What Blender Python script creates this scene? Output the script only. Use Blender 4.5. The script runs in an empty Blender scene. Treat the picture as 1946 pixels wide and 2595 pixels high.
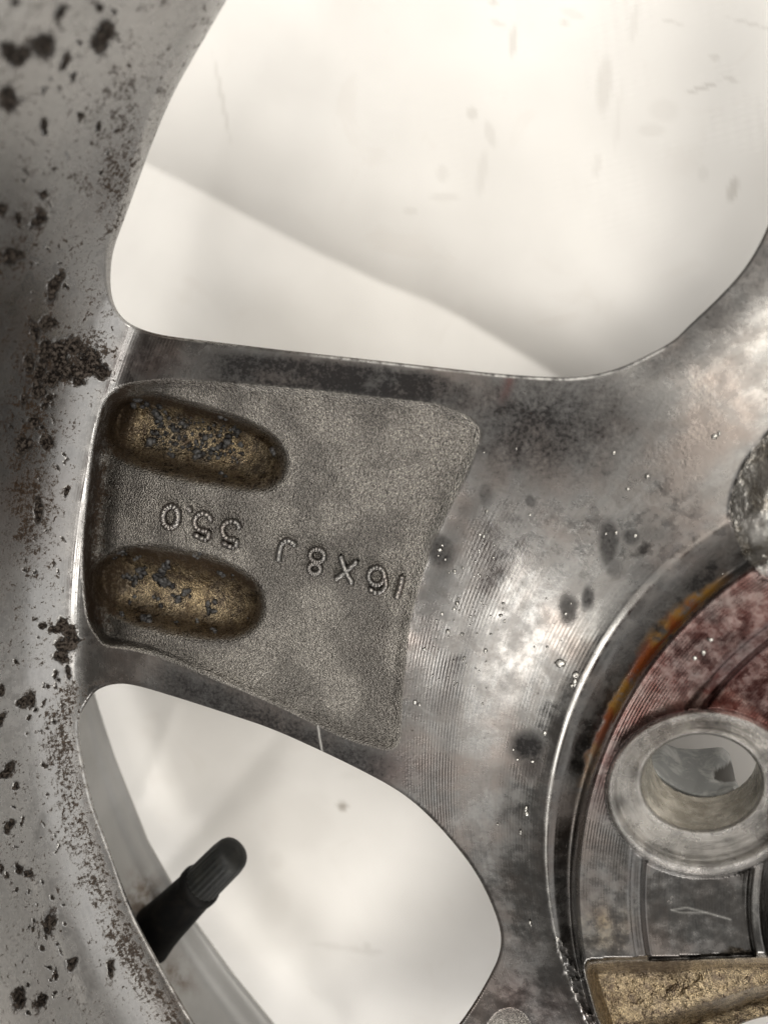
import bpy, math, random
import numpy as np
from mathutils import Matrix, Vector

random.seed(7)
S = bpy.context.scene
C = S.collection
MM = 0.001

# ------------------------------------------------------------------ camera
CX, CY, F = 973.0, 1297.5, 1874.0          # photograph centre and focal length (photo pixels)
VP = (1350.0, 1050.0)                      # where the wheel's axle direction vanishes
D0 = 0.124                                 # camera distance from the spoke plane, metres
_n = np.array([-(VP[0]-CX), (VP[1]-CY), F]); _n /= np.linalg.norm(_n)
_x = np.array([1.0, 0, 0]); _x -= _x.dot(_n)*_n; _x /= np.linalg.norm(_x)
_y = np.cross(_n, _x)
R = np.array([_x, _y, _n])                 # camera space -> world
cd = bpy.data.cameras.new('camera'); cam = bpy.data.objects.new('camera', cd); C.objects.link(cam)
cam.matrix_world = Matrix.Translation((0, 0, D0)) @ Matrix(R.tolist()).to_4x4()
cd.sensor_fit = 'VERTICAL'; cd.sensor_height = 36.0; cd.sensor_width = 27.0
cd.lens = 36.0*F/2595.0
cd.clip_start = 0.002; cd.clip_end = 20
cd.dof.use_dof = True; cd.dof.focus_distance = 0.136; cd.dof.aperture_fstop = 11.0
S.camera = cam

# ------------------------------------------------------------------ light
S.view_settings.view_transform = 'Standard'; S.view_settings.look = 'None'
S.view_settings.gamma = 1; S.view_settings.exposure = 0.1
W = bpy.data.worlds.new('World'); S.world = W; W.use_nodes = True
def area(name, loc, target, size, power, col, sy=None):
    l = bpy.data.lights.new(name, 'AREA'); l.energy = power; l.color = col; l.size = size
    if sy: l.shape = 'RECTANGLE'; l.size_y = sy
    o = bpy.data.objects.new(name, l); C.objects.link(o); o.location = loc
    d = Vector(target)-Vector(loc); o.rotation_euler = d.to_track_quat('-Z', 'Y').to_euler()
    return o
area('ceiling_lamp', (0.42, 0.36, 0.95), (0, 0, -0.02), 0.9, 6.2, (1.0, 0.94, 0.84))
area('fill_light', (0.25, 0.85, 1.25), (0, 0, -0.02), 1.8, 7.2, (0.96, 0.97, 1.0))  # soft fill added out of view
area('glint_lamp', (-0.075, -0.235, 0.72), (0.02, -0.03, 0), 0.16, 0.55, (1.0, 0.97, 0.92))  # small unseen lamps, added for glints on the metal
area('glint_lamp', (0.10, -0.62, 0.30), (0.03, -0.06, 0), 0.16, 0.7, (1.0, 0.97, 0.93))
area('glint_lamp', (0.30, 0.02, 0.74), (0.02, -0.02, 0), 0.16, 0.45, (1.0, 0.95, 0.87))

def nd(t, typ, **kw):
    n = t.nodes.new(typ)
    for k, v in kw.items():
        if k == 'i':
            for kk, vv in v.items(): n.inputs[kk].default_value = vv
        else: setattr(n, k, v)
    return n
class T:                                    # tiny node-tree helper
    def __init__(s, tree): s.t = tree; s.L = tree.links
    def link(s, a, b): s.L.new(a, b)
    def _in(s, node, idx, v):
        if hasattr(v, 'links') or isinstance(v, bpy.types.NodeSocket): s.L.new(v, node.inputs[idx])
        else: node.inputs[idx].default_value = v
    def m(s, op, a, b=0.0, c=None, clamp=False):
        n = nd(s.t, 'ShaderNodeMath', operation=op, use_clamp=clamp); s._in(n, 0, a); s._in(n, 1, b)
        if c is not None: s._in(n, 2, c)
        return n.outputs[0]
    def ss(s, v, a, b):                     # smoothstep
        n = nd(s.t, 'ShaderNodeMapRange', interpolation_type='SMOOTHSTEP')
        s._in(n, 0, v); s._in(n, 1, a); s._in(n, 2, b); return n.outputs[0]
    def lerp(s, f, a, b):
        n = nd(s.t, 'ShaderNodeMapRange'); s._in(n, 0, f); s._in(n, 3, a); s._in(n, 4, b); return n.outputs[0]
    def mix(s, f, a, b):
        n = nd(s.t, 'ShaderNodeMix', data_type='RGBA'); s._in(n, 0, f)
        for i, v in ((6, a), (7, b)):
            if isinstance(v, tuple): n.inputs[i].default_value = (*v, 1)
            else: s._in(n, i, v)
        return n.outputs[2]
    def noise(s, vec, scale, det=3, rough=.5, dist=0.0, typ=None):
        n = nd(s.t, 'ShaderNodeTexNoise'); n.inputs['Scale'].default_value = scale
        n.inputs['Detail'].default_value = det; n.inputs['Roughness'].default_value = rough
        n.inputs['Distortion'].default_value = dist; s.L.new(vec, n.inputs['Vector']); return n.outputs[0]
    def vor(s, vec, scale, feat='F1', rnd=1.0):
        n = nd(s.t, 'ShaderNodeTexVoronoi', feature=feat); n.inputs['Scale'].default_value = scale
        n.inputs['Randomness'].default_value = rnd
        s.L.new(vec, n.inputs['Vector']); return n
    def attr(s, name):
        return nd(s.t, 'ShaderNodeAttribute', attribute_name=name).outputs['Fac']
    def comb(s, x, y, z):
        n = nd(s.t, 'ShaderNodeCombineXYZ'); s._in(n, 0, x); s._in(n, 1, y); s._in(n, 2, z); return n.outputs[0]

# dim room round the wheel: lighter on one side, bright patches added for glints, dark and red where the photographer leans over
t = T(W.node_tree); W.node_tree.nodes.clear()
tc = nd(t.t, 'ShaderNodeTexCoord')
def lobe(d, a, b):
    d = Vector(d).normalized()
    n = nd(t.t, 'ShaderNodeVectorMath', operation='DOT_PRODUCT'); t.link(tc.outputs['Generated'], n.inputs[0])
    n.inputs[1].default_value = d
    return t.ss(n.outputs['Value'], math.cos(math.radians(a)), math.cos(math.radians(b)))
col = t.mix(lobe((0.3, 0.4, 0.3), 120, 20), (.34, .33, .315), (.66, .64, .60))
col = t.mix(lobe((0.9, -0.5, 0.45), 45, 15), col, (1.3, 1.28, 1.26))
col = t.mix(lobe((0.1, -1.0, 0.40), 24, 10), col, (3.6, 3.5, 3.4))
col = t.mix(lobe((-0.46, 0.0, 1), 19, 8), col, (.16, .155, .15))
col = t.mix(lobe((0.25, -0.09, 1), 9, 3), col, (2.3, 2.24, 2.15))
col = t.mix(lobe((-0.07, -0.36, 1), 15, 5), col, (3.0, 2.95, 2.85))
col = t.mix(lobe((-0.25, -0.08, 1), 9, 3), col, (6.0, 5.8, 5.4))
col = t.mix(lobe((-0.07, 0.09, 1), 14, 7), col, (.010, .010, .014))
col = t.mix(lobe((0.20, -0.32, 1), 10, 5), col, (.10, .018, .015))
bg = nd(t.t, 'ShaderNodeBackground'); t.link(col, bg.inputs[0]); bg.inputs[1].default_value = 0.72
wo = nd(t.t, 'ShaderNodeOutputWorld'); t.link(bg.outputs[0], wo.inputs[0])

# ------------------------------------------------------------------ geometry helpers
def P(px, py, h):
    """point h millimetres above the spoke plane, on the sight line of photo pixel (px, py)"""
    px = np.asarray(px, float); py = np.asarray(py, float); h = np.asarray(h, float)*MM
    c = np.stack([px-CX, -(py-CY), np.full_like(px, -F)], -1)
    w = c @ R                                # rows: world = R^T? (R rows are world axes in camera space)
    w = c @ R.T
    k = (h-D0)/w[..., 2]
    out = w*k[..., None]; out[..., 2] += D0
    return out

def sm(x): x = np.clip(x, 0, 1); return x*x*(3-2*x)
def smooth_poly(p, n=3):                     # Chaikin, closed
    p = np.array(p, float)
    for _ in range(n):
        q = np.roll(p, -1, 0); p = np.stack([.75*p+.25*q, .25*p+.75*q], 1).reshape(-1, 2)
    return p
def seg_dist(X, Y, pts, closed=False):
    pts = np.array(pts, float); n = len(pts); best = np.full(X.shape, 1e18)
    for i in range(n if closed else n-1):
        a = pts[i]; b = pts[(i+1) % n]; d = b-a; L = d@d+1e-9
        tt = np.clip(((X-a[0])*d[0]+(Y-a[1])*d[1])/L, 0, 1)
        q = (X-a[0]-tt*d[0])**2+(Y-a[1]-tt*d[1])**2
        np.minimum(best, q, out=best)
    return np.sqrt(best)
def sdf(X, Y, poly):                         # negative inside
    d = seg_dist(X, Y, poly, True); ins = np.zeros(X.shape, bool); n = len(poly)
    for i in range(n):
        x1, y1 = poly[i]; x2, y2 = poly[(i+1) % n]
        if y1 == y2: continue
        c = ((Y < y1) != (Y < y2)) & (X < (x2-x1)*(Y-y1)/(y2-y1)+x1)
        ins ^= c
    return np.where(ins, -d, d)
def vnoise(X, Y, period, seed):
    g = np.random.RandomState(seed).rand(128, 128)
    x = X/period; y = Y/period; xi = np.floor(x).astype(int); yi = np.floor(y).astype(int)
    fx = x-xi; fy = y-yi; fx = fx*fx*(3-2*fx); fy = fy*fy*(3-2*fy)
    A = g[xi % 128, yi % 128]; B = g[(xi+1) % 128, yi % 128]; Cc = g[xi % 128, (yi+1) % 128]; D = g[(xi+1) % 128, (yi+1) % 128]
    return (A*(1-fx)+B*fx)*(1-fy)+(Cc*(1-fx)+D*fx)*fy
def fbm(X, Y, period, seed, o=4):
    r = 0; a = 1; tot = 0
    for k in range(o):
        r = r+a*vnoise(X+17.3*k, Y-9.1*k, period/2**k, seed+k); tot += a; a *= .55
    return r/tot                             # 0..1, mean .5

# ------------------------------------------------------------------ outlines read from the photograph
WIN1 = smooth_poly([(640,-110),(575,0),(534,70),(493,141),(434,246),(381,375),(352,457),(311,569),(287,633),(279,704),(286,768),(314,812),(364,837),(420,851),(528,864),(733,889),
    (973,915),(1149,935),(1278,949),(1413,957),(1483,954),(1560,936),(1618,911),(1706,865),(1741,828),(1818,757),(1888,680),(1935,598),(1968,510),(2010,410),(2070,260),(2110,50),(2120,-200),(2060,-480),(1800,-620),(1300,-620),(850,-440)], 2)
WIN2 = smooth_poly([(201,1860),(203,1815),(235,1757),(264,1739),(305,1731),(352,1738),(422,1759),(499,1783),(587,1812),(692,1847),(815,1903),(880,1934),(973,1982),(1032,2019),(1090,2070),
    (1149,2135),(1202,2205),(1237,2270),(1262,2334),(1271,2380),(1264,2425),(1237,2480),(1205,2535),(1160,2600),(1080,2700),(960,2800),(820,2850),(700,2810),(600,2720),(540,2650),
    (490,2590),(434,2492),(381,2399),(328,2293),(276,2140),(235,2035),(214,1935)], 2)
WIN3 = smooth_poly([(1850,2610),(1880,2592),(1950,2572),(2100,2560),(2200,2700),(2100,2950),(1850,2950),(1780,2750)], 2)
PAD = smooth_poly([(287,986),(328,968),(411,960),(499,960),(645,971),(800,985),(973,1004),(1061,1013),(1125,1024),(1180,1046),(1218,1078),(1222,1110),(1204,1155),(1178,1217),(1125,1317),(1090,1399),
    (1061,1487),(1038,1581),(1029,1657),(1023,1730),(1019,1789),(1018,1847),(1014,1886),(994,1903),(962,1900),(880,1877),(821,1850),(733,1805),(645,1765),(557,1730),(469,1694),(375,1657),(311,1643),(262,1640),
    (236,1604),(222,1575),(213,1522),(208,1451),(208,1369),(217,1276),(229,1158),(244,1075),(260,1018)], 2)
PK1 = smooth_poly([(268,1050),(300,1006),(375,998),(445,1014),(550,1045),(637,1077),(689,1105),(719,1140),(726,1182),(712,1220),(679,1243),(620,1243),(515,1227),(424,1210),(357,1189),(300,1170),(262,1130)], 2)
PK2 = smooth_poly([(279,1404),(325,1388),(391,1386),(466,1400),(542,1416),(602,1443),(647,1476),(664,1510),(667,1555),(647,1594),(602,1620),(542,1622),(451,1612),(361,1592),(301,1572),(250,1545),(228,1485),(236,1430)], 2)
PK3 = smooth_poly([(1535,2434),(1700,2430),(1850,2424),(1950,2420),(2300,2420),(2400,2900),(1700,3000),(1580,2760),(1525,2610),(1490,2510),(1478,2440)], 1)
PK4 = smooth_poly([(1980,1060),(1905,1140),(1862,1215),(1845,1295),(1862,1360),(1888,1420),(1950,1484),(2150,1420),(2260,1200),(2150,1040)], 2)
PAD2 = smooth_poly([(1195,2700),(1225,2610),(1255,2565),(1292,2551),(1330,2568),(1352,2610),(1400,2800),(1300,2900)], 2)

# family of turned circles about the axle: s = photo x of a circle's leftmost point
SS = np.array([-900., 225., 1047., 1382., 1450., 1900., 2400.])
SX = np.array([2250., 2250., 2450., 2369., 2432., 2432., 2432.])
SY = np.array([1600., 1600., 1930., 2150., 2256., 2290., 2290.])
def s_coord(X, Y):
    lo = np.full(X.shape, -900.); hi = np.full(X.shape, 2400.)
    for _ in range(22):
        m = (lo+hi)/2; cx = np.interp(m, SS, SX); cy = np.interp(m, SS, SY)
        f = np.hypot(X-cx, Y-cy)-(cx-m)
        hi = np.where(f > 0, m, hi); lo = np.where(f > 0, lo, m)
    return (lo+hi)/2

# corrosion blisters on the barrel: x, y, rx, ry, angle
CRUST = [(45,4,14,12,0),(160,34,11,30,25),(110,112,38,34,-25),(52,142,34,30,-10),(22,130,22,30,0),(262,92,27,52,15),(275,75,20,30,0),(24,250,32,44,0),(165,158,9,34,18),(190,200,7,16,10),(120,322,9,22,-20),(204,298,9,16,-30),(205,110,7,12,0),
    (255,20,9,14,30),(300,330,8,14,20),(248,320,8,16,20),(141,724,20,50,22),(35,651,36,28,0),(105,557,22,30,30),(10,522,14,22,0),(48,560,10,18,0),(115,500,14,12,30),(123,822,28,22,0),(88,838,14,34,0),
    (228,916,34,40,-20),(258,938,34,26,40),(198,938,32,24,0),(150,905,26,44,0),(135,955,26,28,0),(105,940,16,40,10),(85,1070,18,22,0),(185,880,30,26,20),(205,965,22,16,0),(170,935,30,34,0),(115,890,22,30,15),(100,985,16,22,0),(75,925,14,30,0),(62,1010,12,26,10),(60,1130,22,30,20),(120,1120,22,16,0),(95,1290,14,40,0),(120,1010,12,22,20),
    (150,1592,27,22,0),(178,1610,27,22,30),(168,1640,32,22,-20),(192,1622,24,16,0),(155,1668,22,17,0),(172,1700,10,18,0),(112,1588,12,10,0),(140,1716,7,14,20),
    (58,1779,28,17,-32),(80,1772,12,24,0),(2,1748,9,22,10),(17,1955,30,14,-48),(38,1996,8,18,15),(2,1830,9,28,20),
    (21,2089,14,26,25),(53,2081,7,7,0),(54,2198,13,17,-20),(74,2213,10,14,20),(0,2203,7,16,0),(129,2339,17,32,12),(188,2444,15,26,15),(283,2460,12,28,8),(51,2529,18,28,10),(105,2541,15,26,15),
    (74,2568,8,9,0),(143,2470,5,8,10),(110,2405,6,10,0),(160,2300,4,7,0),(140,2510,6,6,0),(90,2342,4,7,0)]
_r = np.random.RandomState(12)
for _ in range(120):
    y = _r.rand()*2595; z = _r.rand()
    x = (60+_r.rand()*300*(1-y/1500) if y < 800 else 20+_r.rand()*150) if z < .8 else _r.rand()*180
    CRUST.append((x, y, 2.5+4*_r.rand()**2, 4+9*_r.rand()**2, _r.normal()*25))
# dull oily smudges on the hub bowl
SMUDGE = [(1340,1890,46,40,.9),(1345,1935,26,40,.7),(1536,1199,12,12,.6),(1595,1363,26,22,.7),(1540,1375,26,62,.75),(1489,1516,14,26,.75),(1442,1540,22,34,.6),(1342,1270,20,18,.7),(1120,1404,34,48,.75),(1231,1258,26,36,.6),
    (1660,1355,60,22,.4),(1640,1440,60,30,.4),(1560,1440,24,24,.5),(1300,2420,120,30,.45),(1250,2460,60,60,.3),(1430,2020,60,60,.3)]
RUSTL = [(1850,1465),(1800,1502),(1755,1545),(1700,1602),(1640,1672),(1592,1735),(1545,1820),(1500,1910),(1470,2000),(1450,2100),(1443,2240)]

_hs = np.arange(700, 2201.); _hv = np.interp(_hs, [880, 960, 1060, 1160, 1260, 1340, 1376, 1386, 1400, 1436, 1446, 1458, 1466, 1590, 1600, 1622, 1632, 1893, 1899, 1924, 1940, 1990],
                       [0, -.15, -.9, -1.6, -1.5, -.6, .25, .35, .1, -1.0, -1.0, 3.6, 4.2, 4.2, 3.5, 3.3, 0.3, 0.3, 2.9, 3.2, -4, -12])
def _gs(v, sg):
    k = np.exp(-.5*(np.arange(-4*sg, 4*sg+1)/sg)**2); k /= k.sum(); return np.convolve(np.pad(v, 4*sg, 'edge'), k, 'valid')
_w = np.clip((1375-_hs)/40, 0, 1); _hv = _w*_gs(_hv, 20)+(1-_w)*_gs(_hv, 2)
def fields(X, Y):
    o = {}
    d1 = sdf(X, Y, WIN1); d2 = sdf(X, Y, WIN2); d3 = sdf(X, Y, WIN3); dw = np.minimum(np.minimum(d1, d2), d3)
    s = s_coord(X, Y); dp = -sdf(X, Y, PAD); k1 = -sdf(X, Y, PK1); k2 = -sdf(X, Y, PK2); k3 = -sdf(X, Y, PK3); k4 = -sdf(X, Y, PK4); p2 = -sdf(X, Y, PAD2)
    big = fbm(X, Y, 160, 3, 4); med = fbm(X, Y, 40, 11, 4); fin = fbm(X, Y, 13, 21, 3)
    # barrel
    tt = np.maximum(0, 215-s); h = .082*(np.sqrt(tt**2+105**2)-105)
    # bowl and hub steps (s, height mm)
    h = h+np.interp(s, _hs, _hv)
    hub = np.interp(s, [880, 1440, 1466], [0, 0, 1])
    # boss round the bolt hole
    ex = np.interp(0, [0], [0])
    # e: 0 at the hole edge, 1 at the outer foot
    e = np.zeros(X.shape); lo = np.full(X.shape, -.6); hi = np.full(X.shape, 3.0)
    for _ in range(18):
        m = (lo+hi)/2; cx = 1777+9*m; cy = 1982+27*m; a = 152+101*m; b = 121+88*m
        f = ((X-cx)/a)**2+((Y-cy)/b)**2 < 1
        hi = np.where(f, m, hi); lo = np.where(f, lo, m)
    e = (lo+hi)/2
    bh = np.interp(e, [-.1, 0, .04, .09, .15, .22, .60, .68, .74, .80, .86, .91, .96, 1.0, 1.06], [1.0, 4.0, 5.6, 6.2, 6.1, 5.5, 5.3, 5.5, 6.5, 7.3, 7.6, 7.3, 6.2, 4.2, 1.0])
    h = np.where(e < 1.06, np.maximum(h, bh), h); h = np.where(e < .12, bh, h)
    boss = (e < 1.03)
    # cast pad with its two finger recesses
    left = np.minimum(seg_dist(X, Y, [(287,986),(262,1020),(244,1075),(229,1158),(217,1276),(208,1369),(208,1451),(213,1522),(224,1575),(240,1606)]), 400)
    inp = np.clip(dp/14, 0, 1)
    h = h-np.where(dp > 0, .8*sm(dp/30)+1.5*sm(dp/130)+3.2*sm(left*0+dp/26)*np.exp(-(left/200)**2)*sm(1.2-left/230), 0)
    h = h+np.where(dp > 0, .55*np.exp(-((dp-12)/9)**2)*sm((Y-1560)/60)*sm((700-X)/300), 0)
    pu = np.full(X.shape, 9.); pv = np.full(X.shape, 9.)
    h = h-np.where(dp > 0, 2.6*np.exp(-((left-44)/26)**2)*sm(dp/16)*sm((1640-Y)/60)*sm((Y-990)/50), 0)
    for k, dep, (cx, cy, la, lb, an) in ((k1, 6.0, (490, 1118, 225, 98, .245)), (k2, 5.6, (452, 1505, 215, 92, .235))):
        u = ((X-cx)*math.cos(an)+(Y-cy)*math.sin(an))/la; v = (-(X-cx)*math.sin(an)+(Y-cy)*math.cos(an))/lb
        pu = np.where(k > -30, u, pu); pv = np.where(k > -30, v, pv)
        h = h-dep*.80*sm((k+12)/(44+18*np.clip(v, -1, 1)))-dep*1.0*np.maximum(0, 1-u**4-(v+.12)**2)*sm((k+12)/30)
    pk = np.maximum(k1, k2)
    # lower and upper cast recesses between the bolt bosses
    ql = np.interp(X, [1480, 1630, 1760, 1900, 1960, 2300], [2622, 2582, 2548, 2500, 2486, 2440])
    m3 = sm(k3/6); h = np.where(k3 > -6, np.minimum(h, 4.2)*(1-m3)+4.2*m3-11.5*sm((k3+6)/40)-2.6*np.exp(-((X-1660)/150)**2-((Y-2470)/60)**2)-7*sm((Y-ql)/50), h)
    h = h+6*sm((k4+10)/110)
    h = h-np.where(p2 > 0, .5*sm(p2/14), 0)
    # ragged burr where the lathe ran out beside the lower recess
    rd = seg_dist(X, Y, [(1414,2388),(1436,2440),(1470,2520),(1512,2600),(1560,2700)])
    rag = np.exp(-(rd/13)**2)*sm((Y-2370)/30)
    h = h+rag*(1.6*(fin-.45)*2+.5)
    castm0 = np.maximum(sm(dp/5+.5), np.maximum(sm(k3/8+.5), sm(k4/8+.5)))
    # window edges rolled over
    wl = np.interp(Y, [-400, 0, 300, 600, 730, 800], [58, 50, 38, 26, 14, 9])
    w1 = np.where((X < 640) & (Y < 830), wl, 8.0)
    w = np.where(d1 <= np.minimum(d2, d3), w1, 8.0); w = np.where((d2 < d1) & (X < 560), 11.0, w)
    q = np.clip(1-dw/w, 0, 1); h = h-w*.075*(1-np.sqrt(np.maximum(0, 1-q*q)))
    h = h+(.30*(fbm(X, Y, 330, 61, 2)-.5)+.10*(fbm(X, Y, 120, 65, 2)-.5))*(1-castm0)*(e > 1.06)*(s < 1440)
    # crusted corrosion
    cr = np.zeros(X.shape); rim = np.zeros(X.shape)
    wx = X+11*(med-.5)*2+5*(fin-.5)*2; wy = Y+11*(vnoise(X, Y, 23, 77)-.5)*2+4*(vnoise(X, Y, 10, 79)-.5)*2; halo = np.zeros(X.shape)
    for (x, y, rx, ry, a) in CRUST:
        R_ = 2.6*max(rx, ry)+30; ii = np.nonzero((np.abs(X-x) < R_) & (np.abs(Y-y) < R_))[0] if X.ndim else None
        if not len(ii): continue
        a = math.radians(a); ca, sa = math.cos(a), math.sin(a)
        u = ((wx[ii]-x)*ca+(wy[ii]-y)*sa)/rx; v = (-(wx[ii]-x)*sa+(wy[ii]-y)*ca)/ry
        g = np.sqrt(u*u+v*v); cr[ii] = np.maximum(cr[ii], sm((1.2-g)/.6)); halo[ii] = np.maximum(halo[ii], sm((1.9-g)/.9)); rim[ii] = np.maximum(rim[ii], np.exp(-((g-.55)/.22)**2))
    h = h+cr*(.75*(fin-.35)+.35*rim-.1)
    # faint unevenness of castings
    castm = np.maximum(np.maximum(sm(dp/6+.5), sm(k3/8+.5)), np.maximum(sm(k4/8+.5), sm(p2/5+.5)))
    h = h+castm*(.18*(fbm(X, Y, 60, 31, 3)-.5)+.10*(fin-.5)+np.where(k3 > 0, 1.3*(med-.5)+.25*(fin-.5), 0)+np.where(k4 > 0, 1.2*(med-.5)+.6*(fin-.5), 0))
    o.update(d=dw, s=s, h=h, dp=dp, k1=k1, k2=k2, k3=k3, k4=k4, e=e, p2=p2)
    # ---- what the surface is, plus painted-in shade and reflections (masks 0..1)
    o['cast'] = castm
    gold = sm((pk+6)/26)*np.clip(.75+.5*(med-.5), 0, 1)
    gold = np.maximum(gold, .8*sm(k3/10)); gold = np.maximum(gold, .5*sm(k4/14))
    gold = np.maximum(gold, .5*np.exp(-((X-1530)/60)**2-((Y-2350)/45)**2)*np.clip(med*2-.4, 0, 1))
    o['gold'] = np.clip(gold, 0, 1)
    dirt_shade = np.zeros(X.shape)
    e2 = np.where((d2 > 0) & (X < 620), d2, 1e3)
    dirt_shade = np.maximum(dirt_shade, .62*np.exp(-((e2-50)/66)**2)*sm((Y-1690)/60)*sm((420-s)/160))
    dirt_shade = np.maximum(dirt_shade, .30*sm((Y-1700)/300)*sm((260-s)/200))
    dirt_shade = np.maximum(dirt_shade, .66*np.exp(-((X-80-(1150-Y)*.06)/95)**2)*sm((Y-820)/60)*sm((1560-Y)/240))
    dirt_shade = np.maximum(dirt_shade, .56*np.exp(-((X-40)/60)**2-((Y-1120)/330)**2))
    dirt_shade = np.maximum(dirt_shade, .60*np.exp(-((X-300)/120)**2-((Y-420)/360)**2)*sm((60+d1)/100))
    dirt_shade = np.maximum(dirt_shade, .78*sm(1.6-np.hypot((X-175+50*(big-.5))/105, (Y-905+40*(med-.5))/62)))
    dirt_shade = np.maximum(dirt_shade, .54*np.exp(-((X-210)/120)**2-((Y-860)/70)**2))
    dirt_shade = np.maximum(dirt_shade, .52*np.exp(-((X-50)/70)**2-((Y-620)/160)**2))
    dirt_shade = np.maximum(dirt_shade, .50*halo)
    dirt_shade = np.maximum(dirt_shade, .34*sm((230-s)/120)*np.where(Y < 1700, 1, 0))
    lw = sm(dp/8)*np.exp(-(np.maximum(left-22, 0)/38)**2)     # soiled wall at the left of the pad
    dirt_shade = np.maximum(dirt_shade, .80*lw*sm((1630-Y)/60))
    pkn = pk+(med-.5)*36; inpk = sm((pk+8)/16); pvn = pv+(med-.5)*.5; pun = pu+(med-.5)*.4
    dirt_shade = np.maximum(dirt_shade, inpk*.9*np.exp(-((pvn+.95)/.42)**2))  # upper recess wall: tarnish, with the shade under its lip painted in
    dirt_shade = np.maximum(dirt_shade, inpk*.58*sm((pvn-.12)/.5))  # lower recess wall: its shade painted into the tarnish
    dirt_shade = np.maximum(dirt_shade, inpk*.8*sm((-.42-pun)/.35))
    dirt_shade = np.maximum(dirt_shade, inpk*.55*sm((pun-.72)/.3))
    dirt_shade = np.maximum(dirt_shade, .34*sm(k3/10)); dirt_shade = np.maximum(dirt_shade, .66*sm(k3/6)*sm(1.5-np.hypot((X-1640+40*(med-.5))/125, (Y-2440+40*(big-.5))/52)))  # dark blob below the flange edge is its shadow, painted in
    o['dirt_shade'] = dirt_shade+(big-.5)*.22*(dirt_shade > .05)
    soot_reflection = np.zeros(X.shape)
    soot_reflection = np.maximum(soot_reflection, np.clip(.62+.75*med-.35*(fin-.5), 0, 1)*sm((75-np.abs(dp+28))/50)*sm((Y-860)/30)*sm((1090-Y)/60)*sm((X-360)/280)*sm((1520-X)/520)*(dp < 4))  # dark reflection of the phone painted along the top strip
    soot_reflection = np.maximum(soot_reflection, .88*np.exp(-((X-1370)/330)**2-((Y-1080)/200)**2)*(dp < 4))  # broad dark reflection on spoke and hub, painted in
    soot_reflection = np.maximum(soot_reflection, .85*np.exp(-((dp+45)/80)**2)*sm((Y-1640)/60)*sm((1120-X)/200)*(dp < 2)*sm((X-300)/150))  # darker strip below the pad
    soot_reflection = np.maximum(soot_reflection, .45*sm((-dp)/6)*np.exp(-((dp+40)/55)**2)*(X > 1000)*sm((1750-Y)/300)*sm((Y-1150)/100))
    soot_reflection = np.maximum(soot_reflection, .95*np.exp(-((s-1428)/22)**2)*sm((1850-Y)/300)*np.clip(med*2.2-.35, 0, 1)*(s < 1452))
    soot_reflection = np.maximum(soot_reflection, .62*np.exp(-((X-25)/95)**2-((Y-1090)/330)**2)*np.clip(med*2, .3, 1.2))  # darker patch at the barrel's left middle
    soot_reflection = np.maximum(soot_reflection, .45*np.exp(-((X-20)/60)**2-((Y-560)/200)**2))
    for (x, y, rx, ry, a) in SMUDGE:
        soot_reflection = np.maximum(soot_reflection, a*sm(1.5-np.hypot((X+20*(med-.5)-x)/rx, (Y+24*(big-.5)-y)/ry)))
    soot_reflection = np.maximum(soot_reflection, .7*rag*(fin < .5)); soot_reflection = np.maximum(soot_reflection, .55*sm((X-1480)/200)*np.exp(-((d1-25)/75)**2))
    k3s = sm(k3/6)*sm((75-(Y-2430))/50+.4*(med-.5)*2)*sm((1830-X)/200)*sm((X-1500)/40)
    soot_reflection = np.maximum(soot_reflection, .0*k3s)
    o['soot_reflection'] = np.clip(soot_reflection, 0, 1)
    rd = seg_dist(X, Y, RUSTL)
    wid = np.interp(Y, [1460, 1540, 1620, 1700, 1850, 2100, 2240], [18, 34, 38, 20, 15, 13, 6])
    o['rust'] = sm(1.4-(rd+15*(med-.5)*2+6*(fin-.5))/wid)*sm((2080-Y)/300)*(s < 1452)*(s > 1385)*sm((Y-1440)/60)
    red = sm((s-1452)/8)*(s < 1640)*(e > 1.0)*sm((2120-Y)/220)*np.clip(.75+.9*(med-.5), 0, 1)  # red reflection of clothing painted over the flange
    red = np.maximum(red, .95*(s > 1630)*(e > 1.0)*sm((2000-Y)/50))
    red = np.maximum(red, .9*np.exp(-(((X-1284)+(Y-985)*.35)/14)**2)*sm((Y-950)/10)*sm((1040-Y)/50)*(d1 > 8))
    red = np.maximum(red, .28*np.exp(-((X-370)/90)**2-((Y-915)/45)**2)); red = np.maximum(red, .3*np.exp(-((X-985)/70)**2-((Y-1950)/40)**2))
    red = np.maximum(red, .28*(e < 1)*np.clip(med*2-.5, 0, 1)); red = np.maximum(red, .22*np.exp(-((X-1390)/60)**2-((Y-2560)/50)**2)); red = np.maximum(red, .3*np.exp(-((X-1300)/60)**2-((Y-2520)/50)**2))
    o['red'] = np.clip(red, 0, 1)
    o['oxide'] = sm((230-s)/60)*np.clip(.95-1.3*np.exp(-((X-20)/130)**2-((Y-1000)/380)**2), 0, 1)
    o['crust'] = cr*(1-castm)
    # brightness of lathe marks
    gr = np.interp(s, [120, 190, 240, 300, 420], [.1, 1, 1, .3, .03]); gr = np.maximum(gr, np.interp(s, [960, 1040, 1150, 1240, 1330, 1400], [.03, 1, 1, .15, .8, .3]))
    gr = gr*np.where((s > 900) & (s < 1385), sm((Y-1150)/200)*.9+.1, 1)
    gr = np.where(s > 1455, 1.0, gr); gr = np.where(s > 1632, .9, gr); gr = gr*(1-castm)
    gr = np.where(e < 1.0, 0, gr)
    o['groove'] = gr
    o['ring'] = np.where(e < 1.0, e, 0)*10
    o['bore'] = np.where((e < .9), 1., 0.)
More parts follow.
